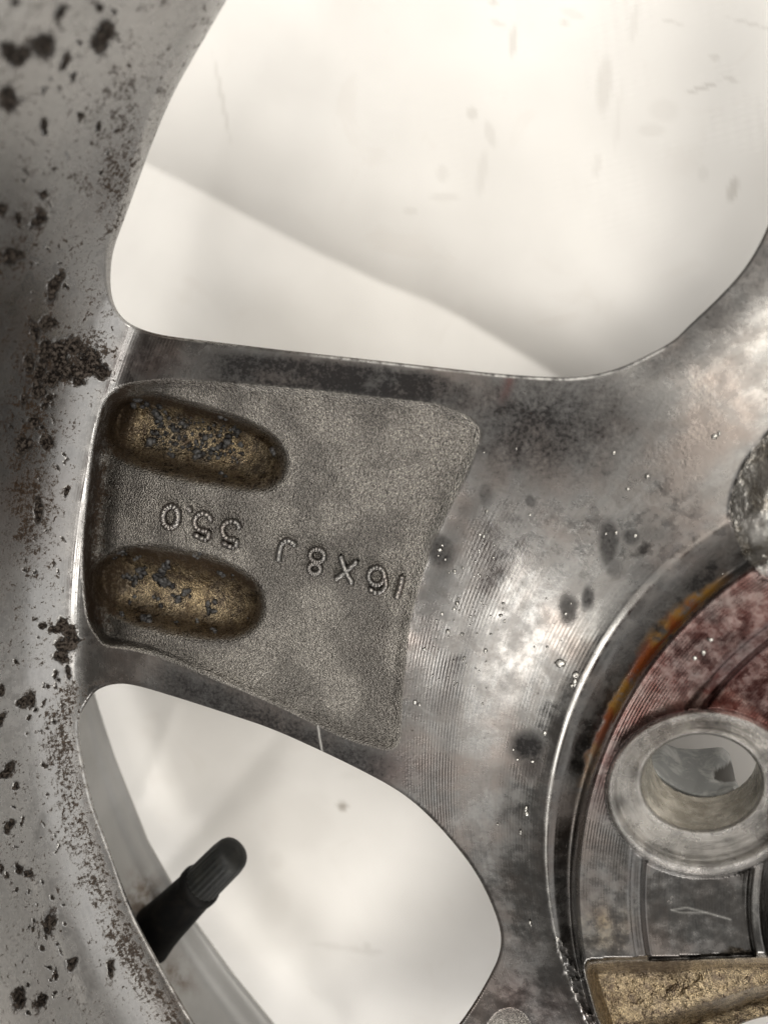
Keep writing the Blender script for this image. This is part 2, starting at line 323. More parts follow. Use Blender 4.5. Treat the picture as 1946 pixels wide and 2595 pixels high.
    # bright bare scratch across the lower spoke edge
    o['bare_glint'] = np.clip(np.exp(-(seg_dist(X, Y, [(806,1838),(810,1868),(817,1906)])/2.0)**2)*.55+np.exp(-(seg_dist(X, Y, [(1700,2306),(1740,2300),(1790,2313),(1850,2330)])/2.2)**2)*.7
                        +np.exp(-(seg_dist(X, Y, [(1700,2306),(1725,2313),(1790,2313)])/2.)**2)*.6, 0, 1)
    lip = np.exp(-((d1-5)/2.6)**2)*sm((Y-835)/25)*sm((X-400)/80)*sm((1850-X)/150)*np.clip(fin*2.2-.45, 0, 1)*np.clip(big*3-.9, .1, 1)  # window edge highlights, painted in as pale metal
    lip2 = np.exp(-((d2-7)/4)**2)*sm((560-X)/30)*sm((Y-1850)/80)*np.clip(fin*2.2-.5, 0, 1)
    o['bare_glint'] = np.clip(o['bare_glint']+.85*sm(k4/10)*np.clip(med*2-.2, 0, 1)+.62*((e < 1.0) & (e > .0))*np.clip(med*1.8-.1, 0, 1)+lip+.7*lip2+.12*np.exp(-((dp-14)/9)**2)*(X > 600)*(Y < 1500)+.5*np.exp(-((s-1382)/2.2)**2)*sm((Y-1500)/200)*(k3 < 0), 0, 1)  # pad bevel highlight and bright step line are painted in too
    th = np.arctan2(np.interp(s, SS, SY)-Y, np.interp(s, SS, SX)-X)*1400
    o['around'] = th/100; o['turn'] = s/100
    return o
MASKS = ['cast', 'gold', 'dirt_shade', 'soot_reflection', 'rust', 'red', 'crust', 'oxide', 'groove', 'ring', 'bare_glint', 'around', 'turn']

# ------------------------------------------------------------------ materials
def new_mat(name):
    m = bpy.data.materials.new(name); m.use_nodes = True; m.node_tree.nodes.clear()
    t = T(m.node_tree); b = nd(t.t, 'ShaderNodeBsdfPrincipled'); o = nd(t.t, 'ShaderNodeOutputMaterial'); t.link(b.outputs[0], o.inputs[0])
    return m, t, b
def bump(t, h, strength, dist, prev=None):
    n = nd(t.t, 'ShaderNodeBump'); n.inputs['Strength'].default_value = 1.0
    n.inputs['Distance'].default_value = dist
    t._in(n, 'Strength', strength) if not isinstance(strength, float) else setattr(n.inputs['Strength'], 'default_value', strength)
    t.link(h, n.inputs['Height'])
    if prev is not None: t.link(prev, n.inputs['Normal'])
    return n.outputs[0]

m_wheel, t, b = new_mat('corroded_alloy')
tc = nd(t.t, 'ShaderNodeTexCoord').outputs['Object']
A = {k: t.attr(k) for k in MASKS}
pol = t.comb(A['turn'], t.m('MULTIPLY', A['around'], .10), 0.0)          # streaks run round the axle
n_big = t.noise(tc, 90, 3); n_med = t.noise(tc, 420, 4, .6); n_fin = t.noise(tc, 1500, 4, .65); n_grit = t.noise(tc, 4600, 2, .6)
n_str = t.noise(pol, 14, 4, .65); n_str2 = t.noise(pol, 3.2, 3, .6)
v = t.m('ADD', t.m('MULTIPLY', n_str, .3), t.m('ADD', t.m('MULTIPLY', n_med, .32), t.m('MULTIPLY', n_fin, .38)))
colr = t.mix(t.ss(v, .32, .70), (.120, .117, .114), (.225, .218, .207))
colr = t.mix(t.ss(n_str2, .42, .62), colr, t.mix(.5, colr, (.16, .15, .14)))
# water-stain patches with crisp edges
ws = t.ss(t.noise(tc, 130, 5, .62, .6), .5, .56)
colr = t.mix(t.m('MULTIPLY', ws, .35), colr, (.10, .09, .083))
metal = 1.0; n_vf = t.noise(tc, 2600, 3, .6)
rough = t.lerp(t.ss(t.m('ADD', t.m('MULTIPLY', n_med, .5), t.m('MULTIPLY', n_big, .5)), .36, .62), .12, .33)
colr = t.mix(t.m('MULTIPLY', t.ss(t.noise(tc, 55, 4, .6), .46, .66), .55), colr, (.19, .155, .135))
# cast skin
colc = t.mix(t.ss(t.m('ADD', t.m('MULTIPLY', n_fin, .4), t.m('MULTIPLY', n_vf, .6)), .3, .7), (.165, .153, .138), (.39, .366, .330))
colc = t.mix(t.ss(n_big, .42, .6), colc, t.mix(.5, colc, (.08, .074, .068)))
colr = t.mix(A['cast'], colr, colc)
rough = t.m('ADD', t.m('MULTIPLY', rough, t.m('SUBTRACT', 1.0, A['cast'])), t.m('MULTIPLY', A['cast'], .24))
colr = t.mix(t.m('MULTIPLY', A['oxide'], .8), colr, t.mix(t.ss(v, .3, .7), (.36, .355, .345), (.58, .57, .555)))
# golden brown varnish
gc = t.mix(t.ss(t.m('ADD', t.m('MULTIPLY', n_med, .6), t.m('MULTIPLY', n_fin, .4)), .38, .62), (.085, .050, .022), (.52, .40, .23))
colr = t.mix(t.m('MULTIPLY', A['gold'], .92), colr, gc)
# red reflection of clothing painted in, with pinkish tints
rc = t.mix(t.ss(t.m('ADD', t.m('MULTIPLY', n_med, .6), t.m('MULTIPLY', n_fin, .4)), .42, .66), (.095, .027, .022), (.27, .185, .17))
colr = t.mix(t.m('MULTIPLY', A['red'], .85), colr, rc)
# soot and oil, plus dark reflections painted in
so_ = t.m('MULTIPLY', A['soot_reflection'], t.m('ADD', 1.05, t.m('MULTIPLY', t.m('SUBTRACT', t.m('ADD', t.m('MULTIPLY', n_fin, .6), t.m('MULTIPLY', n_med, .4)), .5), 2.0)), clamp=True)
colr = t.mix(t.m('MULTIPLY', so_, .96), colr, (.013, .012, .012))
# brown dirt and painted recess shade, eaten into patches
dn = t.m('ADD', t.m('ADD', t.m('MULTIPLY', n_fin, .42), t.m('MULTIPLY', n_med, .30)), t.m('ADD', t.m('MULTIPLY', n_str, .20), t.m('MULTIPLY', n_grit, .22)))
dirt_shade = t.ss(t.m('ADD', t.m('MULTIPLY', t.m('SUBTRACT', dn, .57), 4.0), A['dirt_shade']), .40, .78)
specks = t.m('MULTIPLY', t.ss(t.noise(tc, 900, 2, .5, .5), .68, .72), t.ss(A['dirt_shade'], .1, .3))
dirt_shade = t.m('MAXIMUM', dirt_shade, specks)
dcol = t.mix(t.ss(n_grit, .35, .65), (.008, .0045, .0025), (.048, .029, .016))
colr = t.mix(t.m('MULTIPLY', dirt_shade, .95), colr, dcol)
# rust
colr = t.mix(t.m('MULTIPLY', A['rust'], t.ss(t.noise(tc, 330, 4, .65), .30, .52)), colr, t.mix(t.ss(t.noise(tc, 160, 2), .45, .58), (.24, .125, .028), (.19, .050, .014)))
# crusts
cc = t.mix(t.m('MULTIPLY', t.ss(n_fin, .42, .62), A['crust']), (.006, .0035, .002), (.10, .082, .068))
crm = t.ss(t.m('ADD', A['crust'], t.m('MULTIPLY', t.m('SUBTRACT', n_fin, .5), 1.8)), .15, .85)
colr = t.mix(crm, colr, cc)
colr = t.mix(A['bare_glint'], colr, (.72, .70, .66))
t.link(colr, b.inputs['Base Color'])
nm = t.m('MAXIMUM', t.m('MAXIMUM', t.m('MULTIPLY', dirt_shade, .85), t.m('MULTIPLY', so_, .9)), t.m('MAXIMUM', A['rust'], t.m('MULTIPLY', crm, .85)))
t.link(t.m('SUBTRACT', 1.0, t.m('MAXIMUM', nm, t.m('MULTIPLY', A['oxide'], .42)), clamp=True), b.inputs['Metallic'])
rough = t.m('ADD', rough, t.m('MULTIPLY', nm, .30)); t.link(rough, b.inputs['Roughness'])
t.link(t.m('SUBTRACT', .5, t.m('MULTIPLY', nm, .46)), b.inputs['Specular IOR Level'])
# relief: lathe grooves, rings of the boss, cast grit, crusts
gwave = t.m('SINE', t.m('MULTIPLY', A['turn'], 2*math.pi*100/7.3))
gamp = t.m('MULTIPLY', A['groove'], t.ss(t.noise(tc, 55, 3), .25, .75))
nb = bump(t, t.m('ADD', gwave, t.m('MULTIPLY', t.noise(t.comb(A['turn'], 0.0, 0.0), 38, 2), 1.5)), gamp, 0.000007)
rw = t.noise(t.comb(A['ring'], 0.0, 0.0), 4.5, 3, .7)
nb = bump(t, rw, t.ss(A['ring'], .01, .5), 0.00045, nb)
grit = t.m('ADD', n_grit, t.m('MULTIPLY', t.vor(tc, 2700).outputs['Distance'], .7))
nb = bump(t, grit, t.m('MULTIPLY', A['cast'], t.m('SUBTRACT', 1.0, t.m('MULTIPLY', A['gold'], .45))), 0.00030, nb)
nb = bump(t, t.m('ADD', n_fin, t.m('MULTIPLY', dirt_shade, .35)), t.m('ADD', t.m('MULTIPLY', nm, .8), .04), 0.00022, nb)
nb = bump(t, n_grit, t.m('ADD', A['crust'], t.m('MULTIPLY', t.ss(A['ring'], .01, .5), .55)), 0.00025, nb)
t.link(nb, b.inputs['Normal'])

m_sheet, t, b = new_mat('white_sheet')
tc = nd(t.t, 'ShaderNodeTexCoord').outputs['Object']
st = t.attr('stain'); mot = t.noise(tc, 26, 4, .55, .3)
c = t.mix(t.ss(mot, .35, .7), (.79, .765, .725), (.84, .815, .775))
c = t.mix(t.m('MULTIPLY', t.ss(t.noise(tc, 60, 3, .6, 1.0), .58, .72), .10), c, (.62, .55, .48))
c = t.mix(st, c, (.24, .20, .15)); t.link(c, b.inputs['Base Color']); b.inputs['Roughness'].default_value = .55
wv = nd(t.t, 'ShaderNodeTexWave', wave_type='BANDS', bands_direction='DIAGONAL'); wv.inputs['Scale'].default_value = 1.0
ua = t.attr('weave_u'); va = t.attr('weave_v')
hw = t.m('ADD', t.m('SINE', t.m('MULTIPLY', ua, 6.283)), t.m('MULTIPLY', t.m('SINE', t.m('MULTIPLY', va, 6.283)), .8))
nb = bump(t, hw, t.m('MULTIPLY', t.attr('weave'), t.ss(t.noise(tc, 60, 4, .7), .45, .7)), .00004); nb = bump(t, t.noise(tc, 45, 3), .25, .002, nb); t.link(nb, b.inputs['Normal'])

m_rim, t, b = new_mat('painted_rim'); tc = nd(t.t, 'ShaderNodeTexCoord').outputs['Object']
c = t.mix(t.ss(t.noise(tc, 60, 4), .4, .7), (.36, .355, .345), (.44, .435, .425))
c = t.mix(t.m('MULTIPLY', t.attr('stain'), t.ss(t.noise(tc, 300, 4, .6), .3, .6)), c, (.13, .09, .06))
t.link(c, b.inputs['Base Color']); b.inputs['Metallic'].default_value = .25; b.inputs['Roughness'].default_value = .38

m_rub, t, b = new_mat('black_rubber'); tc = nd(t.t, 'ShaderNodeTexCoord').outputs['Object']
c = t.mix(t.ss(t.noise(tc, 500, 4), .4, .7), (.003, .003, .003), (.007, .006, .005)); t.link(c, b.inputs['Base Color']); b.inputs['Roughness'].default_value = .6
b.inputs['Specular IOR Level'].default_value = .12
t.link(bump(t, t.noise(tc, 900, 3), .3, .0002), b.inputs['Normal'])
m_cap, t, b = new_mat('grey_plastic_cap'); tc = nd(t.t, 'ShaderNodeTexCoord').outputs['Object']
c = t.mix(t.ss(t.noise(tc, 400, 4), .4, .7), (.010, .0105, .010), (.018, .018, .016)); t.link(c, b.inputs['Base Color']); b.inputs['Roughness'].default_value = .5; b.inputs['Specular IOR Level'].default_value = .25
t.link(bump(t, t.noise(tc, 1200, 3), .3, .0002), b.inputs['Normal'])
m_salt, t, b = new_mat('salt_crust'); tc = nd(t.t, 'ShaderNodeTexCoord').outputs['Object']
c = t.mix(t.ss(t.noise(tc, 700, 4, .7), .42, .6), (.006, .005, .005), (.07, .068, .066)); t.link(c, b.inputs['Base Color']); b.inputs['Roughness'].default_value = .42
t.link(bump(t, t.noise(tc, 2500, 3), .8, .0003), b.inputs['Normal'])
m_burr, t, b = new_mat('bare_chip'); tc = nd(t.t, 'ShaderNodeTexCoord').outputs['Object']
c = t.mix(t.ss(t.noise(tc, 2000, 3), .4, .6), (.25, .24, .22), (.62, .60, .56)); t.link(c, b.inputs['Base Color']); b.inputs['Metallic'].default_value = .9; b.inputs['Roughness'].default_value = .25
m_bore, t, b = new_mat('bore_metal'); tc = nd(t.t, 'ShaderNodeTexCoord').outputs['Object']
c = t.mix(t.ss(t.noise(tc, 220, 5, .65), .38, .66), (.40, .37, .31), (.78, .74, .66)); t.link(c, b.inputs['Base Color']); b.inputs['Metallic'].default_value = .8
t.link(t.lerp(t.noise(tc, 600, 4), .15, .38), b.inputs['Roughness']); t.link(bump(t, t.noise(tc, 700, 4), .5, .0003), b.inputs['Normal'])
m_seat, t, b = new_mat('dull_grey_seat'); tc = nd(t.t, 'ShaderNodeTexCoord').outputs['Object']
c = t.mix(t.ss(t.noise(tc, 260, 5, .65, .6), .42, .66), (.27, .28, .28), (.48, .485, .48)); c = t.mix(t.attr('stain'), c, (.05, .045, .04)); t.link(c, b.inputs['Base Color']); b.inputs['Roughness'].default_value = .5; b.inputs['Metallic'].default_value = .3

# ------------------------------------------------------------------ object helpers
wheel = bpy.data.objects.new('alloy_wheel', None); C.objects.link(wheel); wheel.empty_display_size = .02
wheel['label'] = 'corroded alloy wheel seen from behind, with stained spoke, bolt hole and black valve'; wheel['category'] = 'wheel'
def mesh_obj(name, V, Fq, mat, parent=None, attrs=None, normals=None, smooth=True, tris=None):
    me = bpy.data.meshes.new(name)
    V = np.asarray(V, np.float32)
    loops = []; starts = []; n = 0
    parts = []
    if Fq is not None and len(Fq): parts.append(np.asarray(Fq, np.int32))
    if tris is not None and len(tris): parts.append(np.asarray(tris, np.int32))
    flat = np.concatenate([p.ravel() for p in parts]); tot = np.concatenate([np.full(len(p), p.shape[1], np.int32) for p in parts])
    st = np.concatenate([[0], np.cumsum(tot)[:-1]]).astype(np.int32)
    me.vertices.add(len(V)); me.vertices.foreach_set('co', V.ravel())
    me.loops.add(len(flat)); me.loops.foreach_set('vertex_index', flat)
    me.polygons.add(len(tot)); me.polygons.foreach_set('loop_start', st); me.polygons.foreach_set('loop_total', tot)
    if smooth: me.polygons.foreach_set('use_smooth', np.ones(len(tot), bool))
    me.update(calc_edges=True); me.validate()
    if attrs:
        for k, a in attrs.items():
            at = me.attributes.new(k, 'FLOAT', 'POINT'); at.data.foreach_set('value', np.asarray(a, np.float32))
    if normals is not None: me.normals_split_custom_set_from_vertices(normals.tolist())
    me.materials.append(mat)
    o = bpy.data.objects.new(name, me); C.objects.link(o)
    if parent is not None: o.parent = parent
    return o

# ------------------------------------------------------------------ the wheel's back face as one sheet of relief, cut into its parts
st = 3.0
ax = np.concatenate([np.arange(-420, -40, 14.), np.arange(-40, 1990, st), np.arange(1990, 2420, 14.)])
ay = np.concatenate([np.arange(-420, -40, 14.), np.arange(-40, 2640, st), np.arange(2640, 3040, 14.)])
GX, GY = np.meshgrid(ax, ay); ny, nx = GX.shape
fx = GX.ravel(); fy = GY.ravel(); o = fields(fx, fy); D = o['d'].copy()
# the bolt hole is cut too
D = np.where(o['e'] < .0, np.minimum(D, o['e']*130), np.where(o['e'] < .3, np.minimum(D, o['e']*130), D))
PX = fx; PY = fy; H = o['h']
idx = np.arange(nx*ny).reshape(ny, nx)
q = np.stack([idx[:-1, :-1], idx[1:, :-1], idx[1:, 1:], idx[:-1, 1:]], -1).reshape(-1, 4)     # order gives normals toward the camera
inside = D[q] > 0; full = inside.all(1); mixd = inside.any(1) & ~full
quads = q[full]
newv = {}; extra = []
def cut(a, b_):
    k = (a, b_) if a < b_ else (b_, a)
    if k not in newv:
        tt = D[k[0]]/(D[k[0]]-D[k[1]]); tt = min(max(tt, .001), .999)
        newv[k] = nx*ny+len(extra); extra.append((k[0], k[1], tt))
    return newv[k]
tris = []; wall = []
for quad in q[mixd]:
    for tr in ((quad[0], quad[1], quad[2]), (quad[0], quad[2], quad[3])):
        ins = [D[v] > 0 for v in tr]; c = sum(ins)
        if c == 3: tris.append(tr)
        elif c == 1:
            k = ins.index(True); a, b_, c_ = tr[k], tr[(k+1) % 3], tr[(k+2) % 3]
            p, r = cut(a, b_), cut(a, c_); tris.append((a, p, r)); wall.append((p, r))
        elif c == 2:
            k = ins.index(False); a, b_, c_ = tr[k], tr[(k+1) % 3], tr[(k+2) % 3]
            p, r = cut(a, b_), cut(a, c_); tris.append((p, b_, c_)); tris.append((p, c_, r)); wall.append((r, p))
ex = np.array([(a, b_) for a, b_, _ in extra]); et = np.array([t_ for *_, t_ in extra])
def lerpv(a): return np.concatenate([a, a[ex[:, 0]]*(1-et)+a[ex[:, 1]]*et])
PXa, PYa, Ha = lerpv(PX), lerpv(PY), lerpv(H)
M = {k: lerpv(o[k]) for k in MASKS}; reg = {k: lerpv(o[k]) for k in ('s', 'dp', 'k1', 'k2', 'k3', 'k4', 'e', 'p2', 'd')}
V = P(PXa, PYa, Ha)
tris = np.array(tris)
# smooth vertex normals over the whole sheet
NT = np.concatenate([quads[:, [0, 1, 2]], quads[:, [0, 2, 3]], tris]); fn = np.cross(V[NT[:, 1]]-V[NT[:, 0]], V[NT[:, 2]]-V[NT[:, 0]])
VN = np.zeros_like(V)
for k in range(3):
    for c_ in range(3): VN[:, c_] += np.bincount(NT[:, k], fn[:, c_], len(V))
VN /= np.linalg.norm(VN, axis=1)[:, None]+1e-20
print('normals up', VN[:, 2].mean(), 'verts', len(V))
def region(f):
    c = {k: v[f].mean(1) for k, v in reg.items()}
    r = np.zeros(len(f), int)                              # 0 spoke_face
    r[c['s'] < 190] = 1
    r[c['s'] > 1446] = 3
    r[c['s'] > 1626] = 4
    r[c['s'] > 1893] = 5
    r[c['dp'] > 0] = 2
    r[c['k1'] > -8] = 6; r[c['k2'] > -8] = 7
    r[c['e'] < 1.03] = 8
    r[c['k3'] > 0] = 9; r[c['k4'] > 0] = 10; r[c['p2'] > 0] = 11
    return r
rq, rt = region(quads), region(tris)
names = {0: 'spoke_face', 1: 'barrel', 2: 'cast_pad', 3: 'hub_flange', 4: 'hub_groove', 5: 'centre_bore_lip', 6: 'finger_recess', 7: 'finger_recess', 8: 'bolt_boss', 9: 'cast_recess', 10: 'cast_recess', 11: 'cast_pad'}
part = {}
for r in (0, 1, 2, 3, 4, 5, 8, 9, 10, 11, 6, 7):
    a, b_ = quads[rq == r], tris[rt == r]
    if not len(a)+len(b_): continue
    used, inv = np.unique(np.concatenate([a.ravel(), b_.ravel()]), return_inverse=True)
    fa = inv[:a.size].reshape(-1, 4); fb = inv[a.size:].reshape(-1, 3)
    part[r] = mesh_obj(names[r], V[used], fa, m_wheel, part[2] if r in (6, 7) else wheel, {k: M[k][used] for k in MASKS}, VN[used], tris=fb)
part[1]['label'] = 'inner barrel wall with brown blisters of corrosion'
part[6]['label'] = 'golden brown recess full of grit'; part[7]['label'] = 'golden brown recess with dark grey crumbs'
part[3]['label'] = 'turned mounting flange with a red reflection painted on'
# cut walls of windows (cast thickness of the spokes, with draft)
wl_ = np.array(wall); used, inv = np.unique(wl_.ravel(), return_inverse=True); e_ = inv.reshape(-1, 2)
keep = reg['e'][used] > .5
ux, uy, uh = PXa[used], PYa[used], Ha[used]
g = 2.0
gx_ = np.minimum(np.minimum(sdf(ux+g, uy, WIN1), sdf(ux+g, uy, WIN2)), sdf(ux+g, uy, WIN3))-np.minimum(np.minimum(sdf(ux-g, uy, WIN1), sdf(ux-g, uy, WIN2)), sdf(ux-g, uy, WIN3))
gy_ = np.minimum(np.minimum(sdf(ux, uy+g, WIN1), sdf(ux, uy+g, WIN2)), sdf(ux, uy+g, WIN3))-np.minimum(np.minimum(sdf(ux, uy-g, WIN1), sdf(ux, uy-g, WIN2)), sdf(ux, uy-g, WIN3))
gl = np.hypot(gx_, gy_)+1e-9; gx_ /= gl; gy_ /= gl
rings = [(0, 0), (1, 1.5), (3, 4), (8, 10), (16, 13)]
Vw = np.concatenate([P(ux+gx_*off, uy+gy_*off, uh-dh) for off, dh in rings]); n = len(used)
ke = keep[e_].all(1); ee = e_[ke]
Fw = np.concatenate([np.stack([ee[:, 0]+k*n, ee[:, 1]+k*n, ee[:, 1]+(k+1)*n, ee[:, 0]+(k+1)*n], -1) for k in range(len(rings)-1)])
aw = {k: np.tile(M[k][used], len(rings)) for k in MASKS}; aw['groove'] *= 0; aw['dirt_shade'] = np.full(len(Vw), .15); aw['crust'] *= 0
mesh_obj('window_edge', Vw, Fw, m_wheel, wheel, aw)

# bolt hole bore
nb_ = 96; a = np.linspace(0, 2*math.pi, nb_, endpoint=False); rows = []
for k, (cx, cy, ra, rb, hh) in enumerate([(1777,1982,153,122,4.2),(1777,1979,149,118,3.4),(1778,1972,146,116,1.5),(1780,1945,140,111,-3),(1783,1917,133,106,-8),(1784,1912,134,108,-8.6),(1784,1906,150,120,-10)]):
    rows.append(P(cx+ra*np.cos(a), cy+rb*np.sin(a), np.full(nb_, hh)))
Vb = np.concatenate(rows); Fb = [(r*nb_+i, r*nb_+(i+1) % nb_, (r+1)*nb_+(i+1) % nb_, (r+1)*nb_+i) for r in range(len(rows)-1) for i in range(nb_)]
mesh_obj('bore_wall', Vb, Fb, m_bore, part[8])
# torn skirt of the bolt seat seen through the hole
top = [(1640,1912),(1654,1902),(1680,1893),(1713,1906),(1768,1909),(1827,1903),(1838,1915),(1843,1940),(1849,1975),(1862,2002)]
bot = [(1640,1950),(1658,1966),(1680,1984),(1713,2004),(1750,2020),(1790,2026),(1815,2025),(1830,2020),(1845,2014),(1862,2006)]
def resamp(p, n):
    p = np.array(p, float); d = np.r_[0, np.cumsum(np.hypot(*np.diff(p, axis=0).T))]; u = np.linspace(0, d[-1], n)
    return np.stack([np.interp(u, d, p[:, 0]), np.interp(u, d, p[:, 1])], 1)
n_u, n_v = 60, 24; tp, bt = resamp(top, n_u), resamp(bot, n_u); rows = []
for k in range(n_v):
    f = k/(n_v-1); p = tp*(1-f)+bt*f; rows.append(P(p[:, 0], p[:, 1], -22+11*f+np.sin(np.linspace(0, math.pi, n_u))*-3*(1-f)))
Vs = np.concatenate(rows); sp = np.concatenate([tp*(1-k/(n_v-1))+bt*(k/(n_v-1)) for k in range(n_v)])
chip = sm((3-sdf(sp[:, 0], sp[:, 1], np.array([(1803,1982),(1805,1962),(1824,1949),(1838,1930),(1846,1950),(1850,1985),(1830,1992)], float)))/4)
Fs = [(r*n_u+i, r*n_u+i+1, (r+1)*n_u+i+1, (r+1)*n_u+i) for r in range(n_v-1) for i in range(n_u-1)]
so = mesh_obj('seat_skirt', Vs, Fs, m_seat, part[8], {'stain': chip}); md = so.modifiers.new('thickness', 'SOLIDIFY'); md.thickness = .0009

# painted outer rim seen through the lower window
inn = resamp([(190,1560),(170,1700),(165,1800),(170,1900),(190,2010),(235,2150),(290,2290),(345,2390),(400,2490),(470,2600),(600,2760)], 120)
lin = resamp([(205,1600),(222,1690),(241,1760),(264,1836),(293,1923),(328,2011),(375,2129),(434,2234),(499,2340),(587,2463),(694,2595),(840,2760)], 120)
prof = [(0, -9), (.25, -14), (.5, -18), (.62, -20), (.66, -20.2), (.82, -22.6), (.92, -23.8), (.97, -24.1), (1.0, -24.8), (1.012, -26), (1.0, -30)]
rows = []; stn = []
for f, hh in prof:
    ridge = np.linspace(0, 1, 120)
    p = inn*(1-f)+lin*f; rows.append(P(p[:, 0], p[:, 1], np.full(120, hh)))
    stn.append(np.clip(1.3*np.exp(-((p[:, 0]-365)/45)**2-((p[:, 1]-2285)/60)**2)+1.1*np.exp(-((p[:, 0]-445)/30)**2-((p[:, 1]-2470)/50)**2), 0, 1))
Fr = [(r*120+i, r*120+i+1, (r+1)*120+i+1, (r+1)*120+i) for r in range(len(prof)-1) for i in range(119)]
mesh_obj('outer_rim', np.concatenate(rows), Fr, m_rim, wheel, {'stain': np.concatenate(stn)})

# ------------------------------------------------------------------ valve
def lathe(name, a, b_, prof, mat, parent, seg=48, wob=0, ribs=0):
    a = Vector(a); b_ = Vector(b_); ax = (b_-a).normalized(); u = ax.orthogonal().normalized(); w_ = ax.cross(u); L = (b_-a).length
    Vv = []; Ff = []
    for k, (f, r) in enumerate(prof):
        for i in range(seg):
            an = 2*math.pi*i/seg; rr = r*MM*(1+wob*math.sin(an*3+k)+(ribs*math.cos(an*22) if .66 < f < .95 else 0)); Vv.append(tuple(a+ax*L*f+(u*math.cos(an)+w_*math.sin(an))*rr))
    for k in range(len(prof)-1):
        for i in range(seg): Ff.append((k*seg+i, k*seg+(i+1) % seg, (k+1)*seg+(i+1) % seg, (k+1)*seg+i))
    return mesh_obj(name, Vv, Ff, mat, parent)
def sc(px, py, h): p = P(px, py, h); q_ = P(px+1, py, h); return float(np.linalg.norm(q_-p))*1000
base = P(350., 2402., -15.); tip = P(594., 2158., -13.); k_ = sc(470, 2280, -14)
vs = lathe('valve_stem', base, tip, [(-.2, 96*k_), (-.05, 84*k_), (.04, 72*k_), (.12, 64*k_), (.2, 58.5*k_), (.3, 54.5*k_), (.45, 51*k_), (.58, 48*k_), (.62, 47.5*k_), (.635, 50*k_), (.665, 50.5*k_), (.68, 48.5*k_), (.69, 45*k_), (.70, 38*k_), (.705, 10*k_)], m_rub, wheel, wob=.006)
vc = lathe('valve_cap', base, tip, [(.66, 38*k_), (.665, 42.5*k_), (.69, 43.5*k_), (.8, 43*k_), (.93, 42*k_), (.972, 40.5*k_), (.993, 37*k_), (1.006, 30*k_), (1.013, 18*k_), (1.016, .01)], m_cap, vs, wob=.004, seg=132, ribs=.022)

# ------------------------------------------------------------------ raised cast characters
def hat(px, py):
    r = fields(np.array(px, float), np.array(py, float)); return r['h']
def cat(pts, n=6, closed=False):
    p = np.array(pts, float)
    if len(p) < 3: return resamp(p, 10)
    out = []; N = len(p); rng = range(N) if closed else range(N-1)
    g_ = lambda i: p[i % N] if closed else p[min(max(i, 0), N-1)]
    for i in rng:
        a_, b_, c_, d_ = g_(i-1), g_(i), g_(i+1), g_(i+2)
        for k in range(n):
            t_ = k/n; out.append(.5*((2*b_)+(-a_+c_)*t_+(2*a_-5*b_+4*c_-d_)*t_*t_+(-a_+3*b_-3*c_+d_)*t_**3))
    if not closed: out.append(p[-1])
    return np.array(out)
def glyph(name, strokes, r=6.0, lab=None):
    VV = []; FF = []; base_i = 0; seg = 12
    for pts, closed in strokes:
        c = cat(pts, 6, closed); hh = hat(c[:, 0], c[:, 1]); p = P(c[:, 0], c[:, 1], hh+.02)
        N = len(p); rad = r*1.45*sc(c[0, 0], c[0, 1], 0)*MM
        for i in range(N):
            a_ = p[(i-1) % N] if closed or i > 0 else p[i]; b_ = p[(i+1) % N] if closed or i < N-1 else p[i]
            d_ = b_-a_; d_ /= np.linalg.norm(d_)+1e-12; up = np.array([0, 0, 1.]); sd = np.cross(d_, up); sd /= np.linalg.norm(sd)
            rr = rad*(1+.10*math.sin(i*1.7+base_i)); 
            if not closed and i in (0, N-1): rr *= .55
            for k in range(seg):
                an = 2*math.pi*k/seg; VV.append(p[i]+sd*math.cos(an)*rr*1.0+up*(math.sin(an)*rr*1.25+rad*.35))
        for i in range(N if closed else N-1):
            for k in range(seg):
                j = (i+1) % N; FF.append((base_i+i*seg+k, base_i+i*seg+(k+1) % seg, base_i+j*seg+(k+1) % seg, base_i+j*seg+k))
        if not closed:
            for end in (0, N-1):
                ctr = len(VV); 
                dd = (p[end]-p[1 if end == 0 else N-2]); dd /= np.linalg.norm(dd); VV.append(p[end]+dd*rad*.5)
                for k in range(seg): FF.append((ctr, base_i+end*seg+k, base_i+end*seg+(k+1) % seg, ctr))
        base_i = len(VV)
    Q = [f for f in FF if f[0] != f[3]]; Tt = [f[:3] for f in FF if f[0] == f[3]]
    V_ = np.array(VV); n_ = len(V_); at = {k: np.zeros(n_) for k in MASKS}; at['cast'] = np.full(n_, .18); at['bare_glint'] = np.full(n_, .03)
    return mesh_obj(name, V_, Q, m_wheel, part[2], at, tris=Tt if Tt else None)
el = lambda cx, cy, rx, ry, tl=0, n=10: [(cx+rx*math.cos(2*math.pi*i/n)*math.cos(tl)-ry*math.sin(2*math.pi*i/n)*math.sin(tl), cy+rx*math.cos(2*math.pi*i/n)*math.sin(tl)+ry*math.sin(2*math.pi*i/n)*math.cos(tl)) for i in range(n)]
glyph('raised_digit', [(el(436, 1309, 19, 27, .06), True)], 6.5)
glyph('raised_point', [([(479, 1287), (483, 1291), (486, 1297)], False)], 5.5)
glyph('raised_digit', [([(538,1321),(531,1307),(516,1300),(502,1306),(496,1320),(499,1334),(511,1343),(530,1346)], False), ([(532,1345),(529,1367)], False), ([(529,1367),(511,1362),(492,1351)], False)], 5.5)
glyph('raised_digit', [([(609,1340),(603,1326),(588,1320),(573,1325),(566,1339),(569,1354),(580,1364),(600,1367)], False), ([(603,1366),(599,1388)], False), ([(599,1388),(582,1383),(563,1372)], False)], 5.5)
glyph('raised_letter', [([(707,1422),(711,1394),(718,1375),(730,1369),(744,1376),(751,1384)], False)], 6)
